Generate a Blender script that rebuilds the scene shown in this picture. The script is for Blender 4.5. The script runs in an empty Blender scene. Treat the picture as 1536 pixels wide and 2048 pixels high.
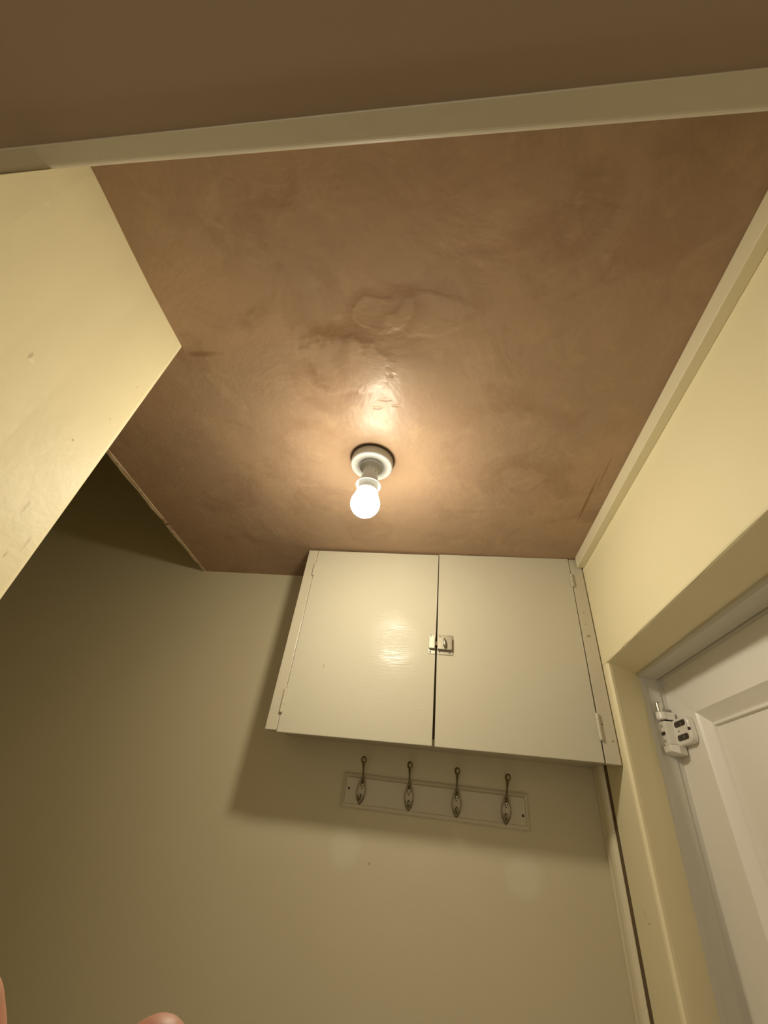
import bpy, bmesh, math, random
from mathutils import Vector, Matrix
random.seed(7)
sc = bpy.context.scene
COL = sc.collection
H0 = 1.65                       # height of the camera above the floor

# ------------------------------------------------------------------ camera
cam_d = bpy.data.cameras.new('camera'); cam = bpy.data.objects.new('camera', cam_d); COL.objects.link(cam)
right = Vector((0.98958062, 0.09679994, 0.10658318))
down = Vector((0.02659628, 0.60462742, -0.79606427))
fwd = Vector((-0.14150209, 0.79060449, 0.59575305))
up = -down; back = -fwd
cam.matrix_world = Matrix(((right.x, up.x, back.x, 0), (right.y, up.y, back.y, 0), (right.z, up.z, back.z, H0), (0, 0, 0, 1)))
cam_d.sensor_fit = 'HORIZONTAL'; cam_d.sensor_width = 36.0; cam_d.lens = 36.0 * 822.47 / 1536
cam_d.clip_start = 0.005; cam_d.clip_end = 50
sc.camera = cam

# ------------------------------------------------------------------ world, exposure
w = bpy.data.worlds.new('world'); sc.world = w; w.use_nodes = True
bg = w.node_tree.nodes['Background']; bg.inputs[0].default_value = (1.0, 0.88, 0.69, 1); bg.inputs[1].default_value = 0.68
sc.view_settings.view_transform = 'Standard'; sc.view_settings.look = 'None'
sc.view_settings.gamma = 1.0; sc.view_settings.use_curve_mapping = False
sc.view_settings.exposure = 0.50
BULB_STRENGTH = 230.0
BULB_COLOR = (1.0, 0.91, 0.72)

# ------------------------------------------------------------------ helpers
def P(x, y, z): return Vector((x, y, z + H0))

def link(name, bm, m, parent=None, smooth=False, recalc=True):
    if recalc: bmesh.ops.recalc_face_normals(bm, faces=bm.faces)
    me = bpy.data.meshes.new(name); bm.to_mesh(me); bm.free()
    if isinstance(m, (list, tuple)):
        for k in m: me.materials.append(k)
    else: me.materials.append(m)
    if smooth:
        for p in me.polygons: p.use_smooth = True
    o = bpy.data.objects.new(name, me); COL.objects.link(o)
    if parent is not None:
        o.parent = parent; o.matrix_parent_inverse = Matrix.Translation(-parent.location)
    return o

def empty(name, loc, label=None, cat=None, group=None):
    o = bpy.data.objects.new(name, None); COL.objects.link(o); o.location = loc; o.empty_display_size = 0.05
    if label: o['label'] = label
    if cat: o['category'] = cat
    if group: o['group'] = group
    return o

def struct(o): o['kind'] = 'structure'; return o

def box(bm, x0, x1, y0, y1, z0, z1, mi=0):
    v = [bm.verts.new(P(x, y, z)) for x in (x0, x1) for y in (y0, y1) for z in (z0, z1)]
    for f in ((0, 1, 3, 2), (4, 6, 7, 5), (0, 4, 5, 1), (2, 3, 7, 6), (0, 2, 6, 4), (1, 5, 7, 3)):
        bm.faces.new([v[i] for i in f]).material_index = mi

def prism(bm, rings):
    """rings: list of equally long point lists (already world vectors), lofted and capped"""
    vs = [[bm.verts.new(p) for p in r] for r in rings]
    n = len(vs[0])
    for a, b in zip(vs, vs[1:]):
        for i in range(n): bm.faces.new((a[i], a[(i + 1) % n], b[(i + 1) % n], b[i]))
    bm.faces.new(vs[0][::-1]); bm.faces.new(vs[-1])

def plan(bm, pts, z0, z1): prism(bm, [[P(x, y, z0) for x, y in pts], [P(x, y, z1) for x, y in pts]])

def lathe(bm, c, prof, n=48, axis=Vector((0, 0, 1))):
    """prof: list of (radius, height along axis) ; c world vector"""
    axis = axis.normalized(); a = axis.orthogonal().normalized(); b = axis.cross(a)
    rings = []
    for r, h in prof:
        if r < 1e-6: rings.append([bm.verts.new(c + axis * h)])
        else: rings.append([bm.verts.new(c + axis * h + (a * math.cos(2 * math.pi * i / n) + b * math.sin(2 * math.pi * i / n)) * r) for i in range(n)])
    for s, t in zip(rings, rings[1:]):
        for i in range(n):
            j = (i + 1) % n
            if len(s) == 1 and len(t) == 1: continue
            if len(s) == 1: bm.faces.new((s[0], t[i], t[j]))
            elif len(t) == 1: bm.faces.new((s[i], s[j], t[0]))
            else: bm.faces.new((s[i], s[j], t[j], t[i]))

def tube(bm, pts, rad, n=12):
    """pts world vectors; rad list; rounded ends"""
    m = len(pts); rings = []
    prev = None
    for i in range(m):
        t = (pts[min(i + 1, m - 1)] - pts[max(i - 1, 0)]).normalized()
        if prev is None: a = t.orthogonal().normalized()
        else: a = (prev - t * prev.dot(t)).normalized()
        prev = a; b = t.cross(a)
        rings.append([bm.verts.new(pts[i] + (a * math.cos(2 * math.pi * k / n) + b * math.sin(2 * math.pi * k / n)) * rad[i]) for k in range(n)])
    for s, u in zip(rings, rings[1:]):
        for i in range(n): bm.faces.new((s[i], s[(i + 1) % n], u[(i + 1) % n], u[i]))
    bm.faces.new(rings[0][::-1]); bm.faces.new(rings[-1])

def spline(pts, k=6):
    out = []
    for i in range(len(pts) - 1):
        p0 = pts[max(i - 1, 0)]; p1 = pts[i]; p2 = pts[i + 1]; p3 = pts[min(i + 2, len(pts) - 1)]
        for j in range(k):
            t = j / k
            out.append(tuple(0.5 * (2 * b + (c - a) * t + (2 * a - 5 * b + 4 * c - d) * t * t + (3 * b - a - 3 * c + d) * t ** 3) for a, b, c, d in zip(p0, p1, p2, p3)))
    out.append(tuple(pts[-1])); return out

def bevel(o, width, seg=2):
    md = o.modifiers.new('bevel', 'BEVEL'); md.width = width; md.segments = seg; md.limit_method = 'ANGLE'; md.angle_limit = math.radians(40)
    return o

# ------------------------------------------------------------------ materials
def srgb(r, g, b):
    f = lambda c: (c / 255 / 12.92) if c / 255 <= 0.04045 else ((c / 255 + 0.055) / 1.055) ** 2.4
    return (f(r), f(g), f(b), 1)

class Mat:
    def __init__(s, name, color, rough=0.5, metal=0.0, spec=0.5):
        s.m = bpy.data.materials.new(name); s.m.use_nodes = True
        s.t = s.m.node_tree; s.N = s.t.nodes; s.L = s.t.links
        s.b = s.N['Principled BSDF']
        s.b.inputs['Base Color'].default_value = color; s.b.inputs['Roughness'].default_value = rough
        s.b.inputs['Metallic'].default_value = metal; s.b.inputs['Specular IOR Level'].default_value = spec
        s.col = None; s.color = color; s.h = None
    def coord(s):
        if not hasattr(s, 'geo'): s.geo = s.N.new('ShaderNodeNewGeometry')
        return s.geo.outputs['Position']
    def noise(s, scale, detail=4, rough=0.55, dist=0.0):
        n = s.N.new('ShaderNodeTexNoise'); n.inputs['Scale'].default_value = scale; n.inputs['Detail'].default_value = detail
        n.inputs['Roughness'].default_value = rough; n.inputs['Distortion'].default_value = dist
        s.L.new(s.coord(), n.inputs['Vector']); return n.outputs['Fac']
    def math(s, op, a, b=None, c=None):
        n = s.N.new('ShaderNodeMath'); n.operation = op
        for i, v in enumerate((a, b, c)):
            if v is None: continue
            if hasattr(v, 'links'): s.L.new(v, n.inputs[i])
            else: n.inputs[i].default_value = v
        return n.outputs[0]
    def smooth(s, v, a, b, lo=0.0, hi=1.0):
        n = s.N.new('ShaderNodeMapRange'); n.interpolation_type = 'SMOOTHSTEP'
        s.L.new(v, n.inputs[0]); n.inputs[1].default_value = a; n.inputs[2].default_value = b
        n.inputs[3].default_value = lo; n.inputs[4].default_value = hi; return n.outputs[0]
    def mix(s, fac, color):
        n = s.N.new('ShaderNodeMix'); n.data_type = 'RGBA'
        s.L.new(fac, n.inputs[0])
        if s.col is None: n.inputs[6].default_value = s.color
        else: s.L.new(s.col, n.inputs[6])
        n.inputs[7].default_value = color; s.col = n.outputs[2]
        s.L.new(s.col, s.b.inputs['Base Color'])
    def dist(s, c, scale=(1, 1, 1), wob=0.0, wscale=60):
        v = s.N.new('ShaderNodeVectorMath'); v.operation = 'SUBTRACT'; s.L.new(s.coord(), v.inputs[0]); v.inputs[1].default_value = P(*c)
        u = s.N.new('ShaderNodeVectorMath'); u.operation = 'DIVIDE'; s.L.new(v.outputs[0], u.inputs[0]); u.inputs[1].default_value = scale
        l = s.N.new('ShaderNodeVectorMath'); l.operation = 'LENGTH'; s.L.new(u.outputs[0], l.inputs[0])
        o = l.outputs['Value']
        if wob: o = s.math('ADD', o, s.math('MULTIPLY', s.math('SUBTRACT', s.noise(wscale, 3), 0.5), wob))
        return o
    def spot(s, c, scale, color, wob=0.5, edge=0.15, strength=1.0, wscale=60):
        s.mix(s.smooth(s.dist(c, scale, wob, wscale), 1 - edge, 1 + edge, strength, 0.0), color)
    def addh(s, v, k=1.0):
        v = s.math('MULTIPLY', v, k)
        s.h = v if s.h is None else s.math('ADD', s.h, v)
    def bump(s, strength=0.3, distance=0.01):
        n = s.N.new('ShaderNodeBump'); n.inputs['Strength'].default_value = strength; n.inputs['Distance'].default_value = distance
        s.L.new(s.h, n.inputs['Height']); s.L.new(n.outputs[0], s.b.inputs['Normal'])
        return s.m

CREAM = (0.80, 0.72, 0.47, 1)
CREAM_DK = (0.50, 0.40, 0.22, 1)
def cream(name, color=CREAM, rough=0.5, spots=(), bumps=0.25, spec=0.4):
    m = Mat(name, color, rough, spec=spec)
    m.mix(m.smooth(m.noise(3.0, 3), 0.35, 0.75, 0.0, 0.35), tuple(c * 0.93 for c in color[:3]) + (1,))
    for sp in spots: m.spot(*sp)
    m.addh(m.noise(9, 4), 0.6); m.addh(m.noise(120, 2), 0.05)
    return m.bump(bumps, 0.01)

M = {}
dk = (0.33, 0.25, 0.13, 1); lt = (0.74, 0.65, 0.44, 1)
M['wall_left'] = cream('cream_wall_paint_left', spots=[
    ((-.478, .229, .387), (1, .0018, .005), dk, 1.2, .5, .45, 150), ((-.478, .2335, .3835), (1, .0035, .002), (.9, .82, .6, 1), .9, .5, .7, 150),
    ((-.478, .329, .352), (1, .0018, .002), dk, .8, .4, .6, 150), ((-.478, .352, .42), (1, .001, .002), dk, .8, .4, .4, 150),
    ((-.478, .355, .50), (1, .001, .003), dk, .8, .4, .25, 150),
    ((-.478, .335, .245), (1, .0016, .009), dk, 1.8, .6, .35, 150), ((-.478, .362, .215), (1, .0015, .008), dk, 1.8, .6, .35, 150),
    ((-.478, .350, .19), (1, .0012, .004), dk, 1.4, .5, .5, 150)], bumps=.45)
M['wall'] = cream('cream_wall_paint', spots=[
    ((.393, 1.1055, -.088), (.02, .0015, .008), dk, .8, .4, .5, 150), ((.393, 1.1020, -.080), (.02, .0015, .010), (.9, .82, .6, 1), .8, .4, .7, 150), ((.393, 1.0945, -.100), (.02, .0055, .0016), dk, .8, .4, .5, 150)])
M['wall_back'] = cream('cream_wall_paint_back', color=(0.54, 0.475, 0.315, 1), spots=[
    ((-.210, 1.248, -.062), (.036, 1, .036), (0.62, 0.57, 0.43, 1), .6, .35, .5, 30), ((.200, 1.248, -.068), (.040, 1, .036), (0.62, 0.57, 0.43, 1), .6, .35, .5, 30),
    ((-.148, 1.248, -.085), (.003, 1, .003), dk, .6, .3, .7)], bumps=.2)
M['gloss'] = cream('cream_gloss_woodwork', color=(0.73, 0.66, 0.46, 1), rough=0.34, bumps=.22, spec=.5)
M['reveal'] = cream('cream_reveal_paint', color=(0.60, 0.53, 0.34, 1), rough=0.45, bumps=.3)

# cabinet paint with brush marks
m = Mat('cabinet_paint', (0.50, 0.465, 0.355, 1), 0.19, spec=.2)
m.mix(m.smooth(m.noise(5.0, 3), 0.35, 0.75, 0.0, 0.4), (0.49, 0.445, 0.325, 1))
m.spot((-.293, 1.0625, .298), (.002, 1, .006), dk, .5, .4, .5)
br = m.N.new('ShaderNodeTexNoise'); mp = m.N.new('ShaderNodeMapping'); mp.inputs['Rotation'].default_value = (0, .45, 0); mp.inputs['Scale'].default_value = (30, 30, 330)
m.L.new(m.coord(), mp.inputs[0]); m.L.new(mp.outputs[0], br.inputs['Vector']); br.inputs['Scale'].default_value = 1.0; br.inputs['Detail'].default_value = 3
loc = m.smooth(m.dist((-.116, 1.0625, .38), (.035, 1, .03), .6, 40), .3, 1.6, 1.0, .12)
m.addh(m.math('MULTIPLY', br.outputs['Fac'], loc), 1.0); m.addh(m.noise(8, 3), .55)
M['cabinet'] = m.bump(.22, .01)
m = Mat('cabinet_stile_paint', (0.50, 0.455, 0.34, 1), 0.32)
m.mix(m.smooth(m.noise(5.0, 3), 0.35, 0.75, 0.0, 0.4), (0.475, 0.425, 0.31, 1))
for c, s_ in (((.3725, 1.055, .488), (.0022, 1, .002)), ((.3735, 1.055, .425), (.0045, 1, .0028)), ((.366, 1.055, .222), (.003, 1, .002)), ((.3815, 1.055, .190), (.0028, 1, .002)), ((.3715, 1.055, .455), (.0015, 1, .0015))):
    m.spot(c, s_, (0.25, 0.18, 0.08, 1), .5, .3, .85)
m.addh(m.noise(14, 4), .6); M['stile'] = m.bump(.3, .01)
M['dark'] = Mat('gap_shade_black', (0.05, 0.032, 0.012, 1), .9).m
M['groove'] = Mat('groove_shade_brown', (0.13, 0.085, 0.04, 1), .85).m

# bare pink-brown plaster ceiling
m = Mat('bare_plaster', (0.345, 0.232, 0.148, 1), 0.42, spec=.26)
m.mix(m.smooth(m.noise(2.6, 4, .6, .6), .38, .68, 0, .75), (0.415, 0.270, 0.165, 1))
m.mix(m.smooth(m.noise(6.0, 5, .65, .8), .5, .66, 0, .65), (0.290, 0.180, 0.108, 1))
m.mix(m.smooth(m.noise(22, 4, .6, .5), .52, .70, 0, .32), (0.45, 0.32, 0.19, 1))
m.addh(m.smooth(m.dist((-.11, .425, .65), (.15, .13, 1)), 0, 1, 1, 0), .75)
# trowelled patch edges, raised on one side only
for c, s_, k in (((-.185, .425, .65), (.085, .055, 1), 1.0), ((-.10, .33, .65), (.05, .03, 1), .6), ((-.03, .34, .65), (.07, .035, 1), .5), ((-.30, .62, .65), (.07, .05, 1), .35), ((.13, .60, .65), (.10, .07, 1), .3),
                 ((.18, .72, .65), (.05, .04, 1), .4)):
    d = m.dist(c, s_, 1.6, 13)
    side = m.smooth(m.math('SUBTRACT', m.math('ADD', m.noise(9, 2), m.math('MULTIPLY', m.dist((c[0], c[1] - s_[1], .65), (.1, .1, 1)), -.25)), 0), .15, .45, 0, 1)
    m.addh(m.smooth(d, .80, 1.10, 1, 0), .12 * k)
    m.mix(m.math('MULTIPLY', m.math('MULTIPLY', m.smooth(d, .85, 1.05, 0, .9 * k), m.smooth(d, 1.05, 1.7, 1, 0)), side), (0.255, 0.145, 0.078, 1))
m.spot((-.447, .392, .65), (.03, .006, 1), (0.20, 0.10, 0.045, 1), 1.2, .5, .6, 50)
m.spot((.336, .80, .65), (.003, .075, 1), (0.22, 0.11, 0.05, 1), .6, .4, .8, 40)
m.spot((.345, .70, .65), (.002, .05, 1), (0.22, 0.11, 0.05, 1), .6, .4, .5, 40)
m.addh(m.noise(7, 5, .6, .4), .40); m.addh(m.noise(38, 4, .6, .8), .05)
# small trowel nicks near the fitting
for c, s_ in (((-.115, .500, .65), (.012, .004, 1)), ((-.095, .515, .65), (.009, .003, 1)), ((-.10, .445, .65), (.008, .004, 1)), ((-.135, .52, .65), (.008, .003, 1))):
    m.addh(m.smooth(m.dist(c, s_, 2.4, 90), .4, 1.6, 1, 0), -.07)
rn = m.smooth(m.noise(12, 3), .3, .7, .34, .46); m.L.new(rn, m.b.inputs['Roughness'])
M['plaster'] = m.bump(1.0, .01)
m = Mat('plaster_edge', (0.66, 0.52, 0.35, 1), .7)
m.mix(m.smooth(m.noise(28, 4), .45, .65, 0, .8), (0.42, 0.25, 0.12, 1))
m.spot((-.831, .953, .65), (.006, .006, .02), (0.10, 0.06, 0.03, 1), .3, .3)
m.addh(m.noise(60, 4), 1); M['edge'] = m.bump(.5, .01)
m = Mat('hall_plaster', (0.27, 0.20, 0.14, 1), .5); m.addh(m.noise(10, 4), .5); M['hall'] = m.bump(.3, .01)
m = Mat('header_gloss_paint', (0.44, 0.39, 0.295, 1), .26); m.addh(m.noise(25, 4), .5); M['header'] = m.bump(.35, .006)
M['upvc'] = Mat('white_plastic_door', (0.84, 0.80, 0.73, 1), .35).m
m = Mat('white_plastic_frame', (0.62, 0.60, 0.53, 1), .4); m.addh(m.noise(20, 3), .3); M['frame'] = m.bump(.15, .01)
M['hinge'] = Mat('white_hinge_coating', (0.76, 0.73, 0.66, 1), .28).m
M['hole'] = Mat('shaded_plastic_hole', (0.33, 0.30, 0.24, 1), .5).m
M['screw_and_shade'] = Mat('blackened_screw_and_shade', (0.05, 0.04, 0.03, 1), .4, .6).m  # dark screws; also the shade in slots, holes and round the lamp base
M['chrome'] = Mat('chrome', (0.75, 0.73, 0.68, 1), .12, 1.0).m
m = Mat('brushed_nickel', (0.36, 0.33, 0.25, 1), .36, 1.0); m.addh(m.noise(300, 3), .3); M['nickel'] = m.bump(.2, .002)
M['antique'] = Mat('antique_nickel', (0.24, 0.205, 0.13, 1), .25, 1.0).m
M['ceramic'] = Mat('white_lampholder_plastic', (0.50, 0.505, 0.49, 1), .34).m
m = Mat('rack_paint', (0.50, 0.44, 0.31, 1), .4); m.addh(m.noise(20, 3), .3); M['rack'] = m.bump(.15, .01)
m = Mat('skin', (0.62, 0.30, 0.20, 1), .5); m.b.inputs['Subsurface Weight'].default_value = .15; m.b.inputs['Subsurface Radius'].default_value = (.01, .004, .002)
m.addh(m.noise(250, 3), .3); M['skin'] = m.bump(.15, .002)
M['nail'] = Mat('nail', (0.72, 0.42, 0.33, 1), .25).m
m = Mat('floor_vinyl', (0.42, 0.34, 0.25, 1), .5); m.mix(m.smooth(m.noise(12, 4), .4, .6, 0, .6), (0.36, 0.28, 0.20, 1)); M['floor'] = m.m
e = Mat('glowing_bulb_glass', (0.9, 0.9, 0.88, 1), .3)
e.b.inputs['Emission Color'].default_value = BULB_COLOR + (1,); e.b.inputs['Emission Strength'].default_value = BULB_STRENGTH
gz = e.N.new('ShaderNodeSeparateXYZ'); e.L.new(e.coord(), gz.inputs[0])      # the diffuser sends more light down and sideways than back up to its collar
e.L.new(e.smooth(gz.outputs[2], H0 + .500, H0 + .548, BULB_STRENGTH, BULB_STRENGTH * .20), e.b.inputs['Emission Strength'])
M['bulb'] = e.m

# ------------------------------------------------------------------ shell
XR = .393; YB = 1.248; FL = -H0
bm = bmesh.new(); box(bm, -2.1, .80, -1.2, YB + .1, FL - .05, FL); struct(link('floor', bm, M['floor']))

bm = bmesh.new()
plan(bm, [(.42, .09), (.42, YB + .02), (-.846, YB + .02), (-.8455, YB), (-.838, 1.05), (-.8315, .95), (-.822, .78), (-.815, .648), (-.80, .36), (-.55, .36), (-.55, .09)], .65, .672)
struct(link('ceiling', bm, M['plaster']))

# ragged lighter edge of the plaster board beside the stair void
bm = bmesh.new(); pts_in = []; pts_out = []
for i in range(41):
    t = i / 40; y = .40 + t * (YB - .40)
    x = -.8025 - .0435 * t
    wv = .0140 - .0050 * t + .0015 * math.sin(t * 37) + random.uniform(-.0007, .0007)
    pts_in.append((x + .001, y)); pts_out.append((x - wv, y))
plan(bm, pts_in + pts_out[::-1], .6485, .6735); struct(link('trim_1', bm, M['edge']))

# back wall runs past the ceiling edge and up into the void
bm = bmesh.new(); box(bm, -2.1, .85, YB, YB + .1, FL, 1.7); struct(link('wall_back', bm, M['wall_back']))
bm = bmesh.new(); box(bm, -2.1, -2.0, .30, YB, FL, 1.7); struct(link('wall_far_left', bm, M['wall']))
bm = bmesh.new(); box(bm, -2.1, -.5, .30, YB + .1, 1.65, 1.75); box(bm, -.5, -.45, .30, YB + .05, .675, 1.75); struct(link('ceiling_void', bm, M['wall']))

# left wall: block whose end corner stands out into the room
bm = bmesh.new()
edge_pts = [(-.4765, .088), (-.476, .125), (-.4775, .166), (-.4800, .21), (-.4820, .272), (-.4815, .33), (-.4808, .372), (-.4818, .3765), (-.4850, .3795), (-.49, .381)]
pl_ = edge_pts + [(-2.0, .381), (-2.0, .088)]
def lw(z, y0): return [P(x, y if i else y0, z) for i, (x, y) in enumerate(edge_pts)] + [P(-2.0, .381, z), P(-2.0, y0, z)]
prism(bm, [lw(FL, .0875), lw(.49, .0875), lw(.58, .1030), lw(.655, .1050)]); link_o = struct(link('wall_left', bm, M['wall_left']))
bm = bmesh.new(); box(bm, -2.0, -.5, .30, .381, .655, 1.7); struct(link('wall_void_front', bm, M['wall']))

# right wall with a splayed doorway
ZH = .352
def pier(z, fy, c):
    return [P(*p, z) for p in [(XR, 1.044), (XR + .0015, 1.0395), (XR + .0055, 1.0375), (XR + .012, 1.0405), (.493, fy), (.493, fy + .06), (.80, fy + .06), (.80, YB), (XR, YB), (XR, 1.190), (XR + .02, 1.190), (XR + .02, 1.165), (XR, 1.165)]]
bm = bmesh.new()
prism(bm, [pier(FL, 1.136, 0), pier(-.25, 1.136, 0), pier(ZH, 1.109, 0)])
prism(bm, [[P(*p, z) for p in [(XR, -1.2), (.80, -1.2), (.80, .27), (.495, .27), (XR, .30)]] for z in (FL, ZH)])
# lintel, its lower front edge uneven and rounded
ys = [-1.2, .27, .42, .50, .56, .62, .68, .75, .80, .84, .88, .915, .95, 1.0, 1.03, 1.10, YB]
rings = []
for y in ys:
    d = random.uniform(-.0012, .0012) if .3 < y < 1.02 else 0
    rings.append([P(XR, y, .70), P(XR, y, ZH + .004 + d), P(XR + .001, y, ZH + .0012 + d), P(XR + .004, y, ZH + d * .4), P(.80, y, ZH), P(.80, y, .70)])
prism(bm, rings)
struct(link('wall_right', bm, M['wall']))
# reveal lining in slightly greener paint, a skin over jamb and soffit
def quad_strip(bm, a, b):
    va = [bm.verts.new(p) for p in a]; vb = [bm.verts.new(p) for p in b]
    for i in range(len(a) - 1): bm.faces.new((va[i], va[i + 1], vb[i + 1], vb[i]))

# dark strip filling the groove by the corner board, gap shade in its colour
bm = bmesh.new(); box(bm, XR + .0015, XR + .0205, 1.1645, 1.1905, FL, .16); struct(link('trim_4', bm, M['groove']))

# corner board under the cupboard (moulded)
prof = [(XR, YB), (.386, YB), (.3845, 1.236), (.3865, 1.229), (.3865, 1.224), (.3835, 1.220), (.3835, 1.206), (.3855, 1.197), (.389, 1.1925), (XR, 1.1915)]
bm = bmesh.new(); plan(bm, prof, FL, .157); struct(link('trim_2', bm, M['gloss']))
# picture-rail like batten in the corner of ceiling and right wall
bm = bmesh.new(); box(bm, .3745, XR, .112, 1.054, .6175, .65); o = struct(link('trim_3', bm, M['gloss'])); bevel(o, .0015)

# header over the opening to the hall, rounded lower edge
bm = bmesh.new(); rings = []
for i in range(25):
    x = -.95 + i * (1.75 / 24)
    t = (x + .55) / .85
    ya = .0805 + .0048 * t + random.uniform(-.0002, .0002); yb = .1033 + .0128 * t
    arc = [(yb - .006 + .006 * math.sin(a), .58 + .006 - .006 * math.cos(a)) for a in [j * math.pi / 2 / 5 for j in range(6)]]
    rings.append([P(x, ya, .70), P(x, ya, .581), P(x, ya + .001, .58)] + [P(x, y, z) for y, z in arc] + [P(x, yb, .70)])
prism(bm, rings); struct(link('wall_front', bm, M['header'], smooth=False))
bm = bmesh.new(); box(bm, -.95, .80, -1.2, .0900, .584, .70); struct(link('ceiling_hall', bm, M['hall']))
bm = bmesh.new(); box(bm, -1.05, -.95, -1.2, .088, FL, .70); struct(link('wall_hall_left', bm, M['wall']))

# ------------------------------------------------------------------ door on the right
XD = .541
door = empty('door_1', P(XD, .7, FL)); struct(door)
# frame: jamb post, head
bm = bmesh.new()
def jamb(z, fy): return [P(*p, z) for p in [(.487, fy + .004), (.489, fy - .0025), (.493, fy - .004), (.499, fy - .0035), (.503, fy - .001), (.528, fy), (.529, fy + .003), (.547, fy + .003), (.547, fy + .06), (.487, fy + .06)]]
prism(bm, [jamb(FL, 1.134), jamb(-.25, 1.134), jamb(ZH + .01, 1.107)])
rings = []
for y in (.25, 1.13):
    rings.append([P(x, y, z) for x, z in [(.482, .36), (.482, .3475), (.486, .344), (.500, .3445), (.512, .3435), (.5275, .343), (.5275, .346), (.531, .346), (.531, .342), (.547, .342), (.547, .36)]])
prism(bm, rings)
box(bm, .487, .547, .24, .30, FL, ZH)
link('door_frame', bm, M['frame'], door)
# leaf with moulded recess
bm = bmesh.new()
def rect(x, y0, y1, z0, z1): return [bm.verts.new(P(x, y, z)) for y, z in ((y0, z0), (y1, z0), (y1, z1), (y0, z1))]
r0 = rect(XD + .05, .26, 1.165, FL + .01, .355)
r1 = rect(XD, .26, 1.165, FL + .01, .355)
r2 = rect(XD, .385, 1.012, -1.35, .2525)
r3 = rect(XD + .004, .389, 1.008, -1.346, .2485)
r4 = rect(XD + .020, .402, .996, -1.33, .231)
r5 = rect(XD + .017, .4045, .9935, -1.3275, .2285)
r6 = rect(XD + .017, .4075, .9905, -1.3245, .2255)
r7 = rect(XD + .023, .409, .989, -1.323, .224)
R_ = [r0, r1, r2, r3, r4, r5, r6, r7]
for a, b in zip(R_, R_[1:]):
    for i in range(4): bm.faces.new((a[i], a[(i + 1) % 4], b[(i + 1) % 4], b[i]))
bm.faces.new(r0[::-1]); bm.faces.new(r7)
leaf = link('door_leaf', bm, M['upvc'], door, recalc=True)
# mitre weld lines of the plastic rails
bm = bmesh.new()
d = Vector((0, -.155, -.1045)); a = P(XD - .0001, 1.167 - .04, .357 - .004)
tube(bm, [P(XD, 1.108, .343), P(XD, 1.012, .2525)], [.0005, .0005], 6)
link('mitre_line', bm, M['frame'], leaf)

# flag hinge
hg = bpy.data.objects.new('flag_hinge', None); COL.objects.link(hg); hg.parent = door; hg.matrix_parent_inverse = Matrix.Translation(-door.location)
hg.location = P(.514, 1.09, .23)
def sub(name, bm, m, parent=hg, **k):
    o = link(name, bm, m, None, **k); o.parent = parent
    base = parent.matrix_basis.copy() if parent.parent is None else Matrix.Translation(parent.location)
    o.matrix_parent_inverse = Matrix.Translation(-hg.location); return o
HC = P(.513, 1.094, 0) - Vector((0, 0, H0))
def hcyl(z0, z1, r, cx=.513, cy=1.094, lip=.002):
    bm = bmesh.new(); lathe(bm, P(cx, cy, 0), [(0, z0), (r - lip, z0), (r, z0 + lip), (r, z1 - lip), (r - lip, z1), (0, z1)], 32); return bm

def rrect(bm, x0, x1, y0, y1, z0, z1, r, seg=6, mi=0):
    """plate in the y-z plane with rounded corners, x0 front"""
    pts = []
    for cy, cz, a0 in ((y1 - r, z1 - r, 0), (y0 + r, z1 - r, 90), (y0 + r, z0 + r, 180), (y1 - r, z0 + r, 270)):
        for k in range(seg + 1):
            a = math.radians(a0 + 90 * k / seg); pts.append((cy + r * math.cos(a), cz + r * math.sin(a)))
    prism(bm, [[P(x, y, z) for y, z in pts] for x in (x0, x1)])

HG = []
def hpart(name, bm, m, smooth=False):
    o = sub(name, bm, m); HG.append(o); return o
hpart('hinge_pin', hcyl(.266, .2870, .0070, .509, 1.094), M['chrome'], )
bm = hcyl(.250, .2665, .0125, .513, 1.096); box(bm, .513, .535, 1.085, 1.112, .250, .2655); o = hpart('upper_knuckle', bm, M['hinge'])
bm = bmesh.new(); rrect(bm, .5090, .530, 1.086, 1.114, .199, .2475, .004)
o = hpart('barrel_block', bm, M['hinge']); bevel(o, .0015)
# leaf of the hinge, tilted plate on the door face, two near-black inlays carry the slots' shade
bm = bmesh.new()
rrect(bm, .5265, XD, 1.024, 1.096, .1965, .2490, .013)
o = hpart('hinge_plate', bm, M['hinge']); bevel(o, .003, 3)
def dark(bmf, name='slot'): return hpart(name, bmf, M['screw_and_shade'])
for z in (.2370, .2105):
    bm = bmesh.new(); rrect(bm, .5258, .5285, 1.034, 1.081, z - .0055, z + .0058, .0055); dark(bm, 'slot')
    bm = bmesh.new(); lathe(bm, P(.5253, 1.052, z), [(0, 0), (.0034, .0002), (.0042, .0008)], 16, Vector((1, 0, 0))); hpart('slot_screw', bm, M['antique'])
bm = bmesh.new(); lathe(bm, P(.5258, 1.0265, .2225), [(0, 0), (.0032, .0001), (.0035, .003)], 20, Vector((1, 0, 0))); dark(bm, 'screw_hole')
bm = bmesh.new(); lathe(bm, P(.5258, 1.069, .2238), [(0, 0), (.0020, .0001), (.0022, .003)], 16, Vector((1, 0, 0))); dark(bm, 'screw_hole')
for z in (.2385, .2080):
    bm = bmesh.new(); lathe(bm, P(.5083, 1.103, z), [(0, .0), (.0036, .0001), (.0040, .002)], 20, Vector((1, 0, 0))); hpart('block_hole', bm, M['hole'])
bm = bmesh.new(); rrect(bm, .5083, .512, 1.094, 1.111, .2195, .2265, .003); hpart('block_recess', bm, M['screw_and_shade'])
bm = bmesh.new()
lo = [(.503, 1.076), (.503, 1.108), (.520, 1.112), (.538, 1.106), (.538, 1.080), (.520, 1.072)]
prism(bm, [[P(x, y, .180 if x > .51 else .1845) for x, y in lo], [P(x, y, .1975) for x, y in lo]])
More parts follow.
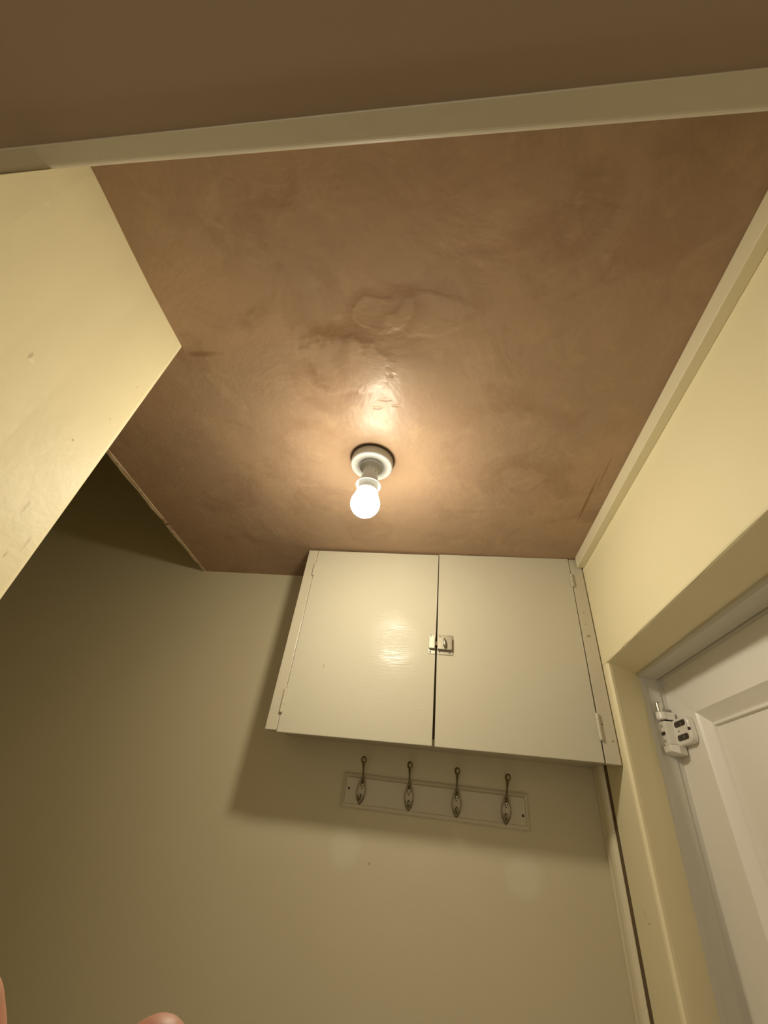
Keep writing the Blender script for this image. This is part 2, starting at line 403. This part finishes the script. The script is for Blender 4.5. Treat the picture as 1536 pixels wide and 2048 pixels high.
o = hpart('lower_knuckle', bm, M['hinge']); bevel(o, .002)

# ------------------------------------------------------------------ ceiling lampholder and bulb
LX, LY = -.161, .665
lamp = empty('batten_lampholder', P(LX, LY, .65), 'white round ceiling lampholder screwed flat to the bare plaster, bulb hanging below', 'lamp')
bm = bmesh.new()
lathe(bm, P(LX, LY, 0), [(0, .6495), (.0478, .6495), (.0484, .6480), (.0480, .6460), (0, .6460)], 64)
link('shadow_ring', bm, M['screw_and_shade'], lamp)  # near-black ring added round the base as its contact shadow
bm = bmesh.new()
lathe(bm, P(LX, LY, 0), [(0, .6465), (.0470, .6465), (.0468, .6290), (.0455, .6262), (.0438, .6252), (.030, .6262), (.0270, .6278), (0, .6278)], 96)
bo = link('ceiling_base', bm, M['ceramic'], lamp, smooth=True)
bm = bmesh.new()
lathe(bm, P(LX, LY, 0), [(0, .6290), (.0265, .6290), (.0262, .6225), (.0245, .6200), (.0175, .6170), (.0162, .6060), (.0168, .5990), (.0200, .5850), (.0240, .5755), (.0268, .5735), (.0275, .5712), (.0265, .5700), (.0252, .5708), (.0225, .5760), (.0160, .5800), (0, .5800)], 64)
link('lamp_holder', bm, M['ceramic'], lamp, smooth=True)
bm = bmesh.new(); lathe(bm, P(LX + .013, LY - .0105, .605), [(0, 0), (.0012, .0), (.0014, -.002)], 12, Vector((.7, -.7, 0))); link('keyway_slot', bm, M['screw_and_shade'], lamp)
bulb = empty('light_bulb', P(LX, LY, .49), 'lit white globe bulb glowing in the ceiling lampholder', 'light bulb')
bm = bmesh.new()
lathe(bm, P(LX, LY, 0), [(0, .579), (.0200, .579), (.0205, .566), (.0222, .5575), (.0226, .5530), (0, .5530)], 48)
link('bulb_collar', bm, M['ceramic'], bulb, smooth=True)
bm = bmesh.new()
prof = [(0, .5535), (.0222, .5535)]
cz, rr = .5215, .0305
a0 = math.asin(.0238 / rr)
prof += [(.0236, .5475)]
for i in range(1, 24):
    a = a0 + (math.pi - a0) * i / 23
    prof.append((max(rr * math.sin(a), 0) if i < 23 else 0, cz + rr * math.cos(a)))
lathe(bm, P(LX, LY, 0), prof, 64)
link('bulb_globe', bm, M['bulb'], bulb, smooth=True)

# ------------------------------------------------------------------ wall cupboard
YC = 1.0625
cab = empty('wall_cupboard', P(-.01, 1.15, .14), 'cream painted two-door wall cupboard fixed under the ceiling above the coat hooks', 'cupboard')
bm = bmesh.new()
for b in ((-.4075, -.3895, YC + .018, YB, .157, .65), (.3745, .3915, YC + .018, YB, .157, .65), (-.3895, .3745, YC + .018, YB, .157, .173), (-.3895, .3745, YB - .006, YB, .173, .65)): box(bm, *b)
link('carcass', bm, M['cabinet'], cab)
bm = bmesh.new(); box(bm, -.4075, -.3785, YC, YC + .0185, .1425, .6440); o = link('stile', bm, M['stile'], cab); bevel(o, .0012)
bm = bmesh.new(); box(bm, .3590, .3905, YC, YC + .0185, .1455, .6485); o = link('stile', bm, M['stile'], cab); bevel(o, .0012)
bm = bmesh.new(); box(bm, -.378, .358, YC + .012, YC + .020, .16, .648); link('gap_shade_sheet', bm, M['dark'], cab)  # sheet behind the doors, shade of the gaps put into its colour
def cabdoor(pts):
    bm = bmesh.new(); prism(bm, [[P(x, y, z) for x, z in pts] for y in (YC - .0005, YC + .0175)])
    o = link('cupboard_door', bm, M['cabinet'], cab); bevel(o, .0012); return o
dl = cabdoor([(-.3775, .1390), (-.0102, .1435), (-.0083, .6450), (-.3775, .6435)])
dr = cabdoor([(-.0045, .1430), (.3562, .1462), (.3578, .6498), (-.0068, .6475)])
def hinge(parent, x, z, l, side):
    """painted-over butt hinge knuckle; side=+1 leaf shows to the right"""
    bm = bmesh.new()
    y = YC - .0022; r = .0032
    tube(bm, [P(x, y, z - l / 2), P(x, y, z + l / 2)], [r, r], 14)
    box(bm, x - .0032 if side > 0 else x - .0045, x + .0045 if side > 0 else x + .0032, YC - .0012, YC + .002, z - l / 2, z + l / 2)
    o = link('hinge', bm, M['stile'], parent)
    bm = bmesh.new(); lathe(bm, P(x, y, z + l / 2 - .0005), [(0, .004), (.0024, .003), (.0036, .0015), (.0036, 0), (0, 0)], 14); so = link('hinge_finial', bm, M['stile'], None)
    so.parent = o; so.matrix_parent_inverse = o.matrix_world.inverted() if False else Matrix.Translation(-parent.location) @ Matrix.Identity(4)
    return o, so
def child2(o, par, root):
    """sub-part: par is an unmoved mesh child, so its basis is identity below root's inverse"""
    o.parent = par; o.matrix_parent_inverse = Matrix.Identity(4)
for par, x, z, l, s_ in ((dl, -.3768, .575, .036, 1), (dl, -.3768, .208, .052, 1), (dr, .3568, .580, .036, -1), (dr, .3568, .216, .052, -1)):
    bm = bmesh.new(); y = YC - .0030; r = .0042
    lathe(bm, P(x, y, z), [(0, -l / 2 - .003), (.0022, -l / 2 - .002), (r, -l / 2), (r, -l / 6 - .0004), (r - .0006, -l / 6), (r, -l / 6 + .0004), (r, l / 4 - .0004), (r - .0006, l / 4), (r, l / 4 + .0004), (r, l / 2), (.0024, l / 2 + .002), (0, l / 2 + .003)], 16)
    box(bm, x - (.006 if s_ > 0 else .003), x + (.003 if s_ > 0 else .006), YC - .0010, YC + .002, z - l / 2, z + l / 2)
    o = link('hinge', bm, M['stile']); child2(o, par, cab)
# latch: cupboard catch on the right door, keeper on the left
KX, KZ = .0045, .375
LATCH = empty('cupboard_catch', P(.013, YC, .375)); LATCH.parent = cab; LATCH.matrix_parent_inverse = Matrix.Translation(-cab.location)
def lpart(name, bm, m, smooth=False):
    o = link(name, bm, m, smooth=smooth); o.parent = LATCH; o.matrix_parent_inverse = Matrix.Translation(-LATCH.location); return o
bm = bmesh.new(); box(bm, -.0045, .0355, YC - .0022, YC - .0004, .3495, .4015); box(bm, -.0045, .0325, YC - .0115, YC - .002, .3605, .3925)
o = lpart('catch_body', bm, M['nickel']); bevel(o, .0010)
bm = bmesh.new(); box(bm, -.0275, -.0095, YC - .0022, YC - .0004, .3500, .4015); box(bm, -.0262, -.0110, YC - .0110, YC - .002, .3620, .3925)
o = lpart('keeper', bm, M['nickel']); bevel(o, .0010)
bm = bmesh.new(); box(bm, -.0115, -.004, YC - .008, YC - .003, .371, .381); lpart('bolt', bm, M['chrome'])
bm = bmesh.new()
tube(bm, [P(.0135, YC - .011, .3765), P(.0135, YC - .016, .3765)], [.0042, .0036], 16)
pts = [P(.0135, YC - .0185, .3645), P(.0135, YC - .0185, .3665), P(.0135, YC - .0187, .371), P(.0132, YC - .0188, .377), P(.0132, YC - .0185, .383), P(.0132, YC - .018, .3865), P(.0132, YC - .018, .3878)]
tube(bm, pts, [.0012, .0030, .0042, .0040, .0030, .0020, .0008], 16); lpart('thumb_turn', bm, M['nickel'], True)
for x, z in ((-.0218, .3975), (-.0225, .3545), (.0015, .3975), (.0265, .3975), (.0015, .3545), (.0265, .3545)):
    bm = bmesh.new(); lathe(bm, P(x, YC - .0021, z), [(0, -.0010), (.0010, -.0012), (.0026, -.0006), (.0028, .0004)], 16, Vector((0, 1, 0)))
    o = lpart('screw', bm, M['chrome'])
    bm = bmesh.new(); lathe(bm, P(x, YC - .0033, z), [(0, 0), (.0009, 0), (.0009, .0008)], 10, Vector((0, 1, 0))); 
    o2 = lpart('screw_slot', bm, M['screw_and_shade'])

# ------------------------------------------------------------------ coat rack
rack = empty('coat_rack', P(-.006, YB, .05), 'cream painted board with four metal double coat hooks on the wall under the cupboard', 'coat rack')
bm = bmesh.new()
x0, x1, z0, z1 = -.234, .2225, .0145, .0880
def rr(y, d): return [P(x, y, z) for x, z in ((x0 + d, z0 + d), (x1 - d, z0 + d), (x1 - d, z1 - d), (x0 + d, z1 - d))]
prism(bm, [rr(YB, 0), rr(YB - .005, 0), rr(YB - .0068, .0025), rr(YB - .0082, .0075), rr(YB - .0100, .0095), rr(YB - .0115, .0100)])
board = link('backboard', bm, M['rack'], rack)
for x, z in ((-.2165, .0545), (.2070, .0425)):
    bm = bmesh.new(); lathe(bm, P(x, YB - .0117, z), [(0, -.0004), (.0028, -.0002), (.0032, .0005)], 16, Vector((0, 1, 0)))
    link('screw', bm, M['screw_and_shade'], rack)
YF = YB - .0115
def almond(t, w, h):      # closed pointed-oval outline, t in 0..1
    a = 2 * math.pi * t
    return (w * math.sin(a) * (abs(math.sin(a)) ** .25), h * math.cos(a))
hook_src = None
def make_hook():
    root = bpy.data.objects.new('coat_hook', None); COL.objects.link(root); root.empty_display_size = .02
    def part(name, bm, m):
        bmesh.ops.recalc_face_normals(bm, faces=bm.faces)
        me = bpy.data.meshes.new(name); bm.to_mesh(me); bm.free(); me.materials.append(m)
        for p in me.polygons: p.use_smooth = True
        o = bpy.data.objects.new(name, me); COL.objects.link(o); o.parent = root; return o
    V = Vector
    # narrow plate lying on the board behind the loop
    bm = bmesh.new(); n = 36; W, Hh = .0040, .0110
    rings = []
    for s, y in ((1.0, 0), (1.0, -.0016), (.85, -.0026), (.4, -.0026)):
        rings.append([V((s * almond(i / n, W, Hh)[0], y, .014 + s * almond(i / n, W, Hh)[1])) for i in range(n)])
    prism(bm, rings); part('back_plate', bm, M['antique'])
    # open pointed loop: two strands parting at the neck and meeting at the foot
    bm = bmesh.new()
    for sx in (-1, 1):
        ctl = [(sx * .0006, -.010, .028), (sx * .0048, -.0115, .019), (sx * .0100, -.012, .004), (sx * .0100, -.011, -.009), (sx * .0058, -.007, -.021), (0, -.003, -.0285)]
        pts = [V(p) for p in spline(ctl, 6)]; k = len(pts)
        tube(bm, pts, [.0024 - .0010 * min(1, i / (k * .35)) for i in range(k)], 8)
    part('loop', bm, M['antique'])
    bm = bmesh.new()
    ctl = [(0, -.001, .015), (0, -.0065, .021), (0, -.010, .028), (0, -.014, .037), (0, -.0205, .047), (0, -.0275, .0565), (0, -.0305, .0635), (0, -.0310, .0675), (0, -.0308, .0692)]
    pts = [V(p) for p in spline(ctl, 5)]; k = len(pts)
    rad = []
    for i in range(k):
        t = i / (k - 1)
        if t < .45: q = .0021
        elif t < .85: q = .0021 + (.0066 - .0021) * ((t - .45) / .40) ** 1.1
        else: q = .0066 * math.sqrt(max(1 - ((t - .85) / .152) ** 2, .02))
        rad.append(q)
    tube(bm, pts, rad, 16)
    e1 = V((0, -.0290, .0640)); ax = V((0, -.22, 1)).normalized()
    lathe(bm, e1, [(0 if j in (0, 12) else .0073 * math.sin(j * math.pi / 12), -.0085 * math.cos(j * math.pi / 12)) for j in range(13)], 20, ax)
    part('upper_arm', bm, M['antique'])
    bm = bmesh.new()
    ctl = [(0, -.002, -.008), (0, -.007, -.016), (0, -.013, -.0205), (0, -.0190, -.0205), (0, -.0220, -.016), (0, -.0225, -.0125), (0, -.0225, -.0112)]
    pts = [V(p) for p in spline(ctl, 5)]; k = len(pts)
    tube(bm, pts, [.0018 + .0026 * (i / (k - 1)) ** 1.5 if i < k - 3 else .0044 * (1, .8, .35)[i - k + 3] for i in range(k)], 12); part('lower_hook', bm, M['antique'])
    bm = bmesh.new(); lathe(bm, V((0, -.0028, .0075)), [(0, -.0016), (.0018, -.0012), (.0026, 0), (.0026, .001)], 16, V((0, 1, 0))); part('plate_screw', bm, M['chrome'])
    return root
hk = make_hook()
parts = list(hk.children)
for i, (x, z, rot, tz) in enumerate(((-.1835, .0525, 2.5, 3), (-.0645, .0520, -1, -2), (.0520, .0510, 1.5, 2), (.1690, .0500, 6.5, 6))):
    if i == 0: h = hk
    else:
        h = hk.copy(); COL.objects.link(h)
        for p in parts:
            c = p.copy(); COL.objects.link(c); c.parent = h
    h.parent = rack; h.matrix_parent_inverse = Matrix.Translation(-rack.location)
    h.location = P(x, YF, z); h.rotation_euler = (0, math.radians(rot), math.radians(-tz))

# ------------------------------------------------------------------ photographer's hand: fingertips below the view
def camp(x, y, z): return right * x + down * y + fwd * z + Vector((0, 0, H0))
HV = [];HR = [];HE = []
def hv(p, r): HV.append(camp(*p)); HR.append(r); return len(HV) - 1
wrist = hv((-.062, .300, .000), .024)
fore1 = hv((-.062, .370, -.035), .026); fore2 = hv((-.060, .470, -.085), .034); fore3 = hv((-.058, .560, -.13), .038)
HE += [(wrist, fore1), (fore1, fore2), (fore2, fore3)]
palm = hv((-.062, .272, .010), .021)
pa = hv((-.048, .243, .022), .0165); pb = hv((-.080, .243, .022), .0165)
HE += [(wrist, palm), (palm, pa), (palm, pb)]
fing = [(-.0462, -.0026, .0098, 'index', pa, -.041), (-.0845, -.0135, .0092, 'middle', pa, -.0605), (-.1050, -.0100, .0086, 'ring', pb, -.080), (-.1220, .010, .0074, 'little', pb, -.0975)]
for fx, dy, r, nm, src, px in fing:
    kn = hv((px, .2060 + dy * .3, .038), r + .0035)
    a = hv((px + (fx - px) * .42, .1720 + dy * .6, .055), r + .0012); b = hv((px + (fx - px) * .8, .1400 + dy * .9, .0715), r + .0006)
    c = hv((fx, .1180 + dy, .0790), r); d = hv((fx, .1130 + dy, .0800), r * .88)
    HE += [(palm, kn), (src, kn), (kn, a), (a, b), (b, c), (c, d)]
t0 = hv((-.028, .250, .022), .015); t1 = hv((-.006, .218, .040), .0122); t2 = hv((.004, .190, .056), .0108); t3 = hv((.008, .172, .066), .0095); t4 = hv((.009, .165, .070), .0065)
HE += [(palm, t0), (t0, t1), (t1, t2), (t2, t3), (t3, t4)]
HE.append((pa, pb))
bm = bmesh.new()
def capsule(p, q, rp, rq):
    ax = q - p; L = ax.length; ax = ax.normalized(); pr = []
    for i in range(7): a = math.pi / 2 * i / 6; pr.append((rp * math.sin(a) if i else 0, -rp * math.cos(a)))
    for i in range(7): a = math.pi / 2 * i / 6; pr.append((rq * math.cos(a) if i < 6 else 0, L + rq * math.sin(a)))
    lathe(bm, p, pr, 24, ax)
for i, j in HE: capsule(HV[i], HV[j], HR[i], HR[j])
hand = link('person', bm, M['skin'], smooth=True)
hand['label'] = 'bare raised hand whose pink fingertips poke in at the lower left edge'; hand['category'] = 'person'
rm = hand.modifiers.new('remesh', 'REMESH'); rm.mode = 'VOXEL'; rm.voxel_size = .0016; rm.use_smooth_shade = True
sm = hand.modifiers.new('smooth', 'SMOOTH'); sm.factor = .5; sm.iterations = 8
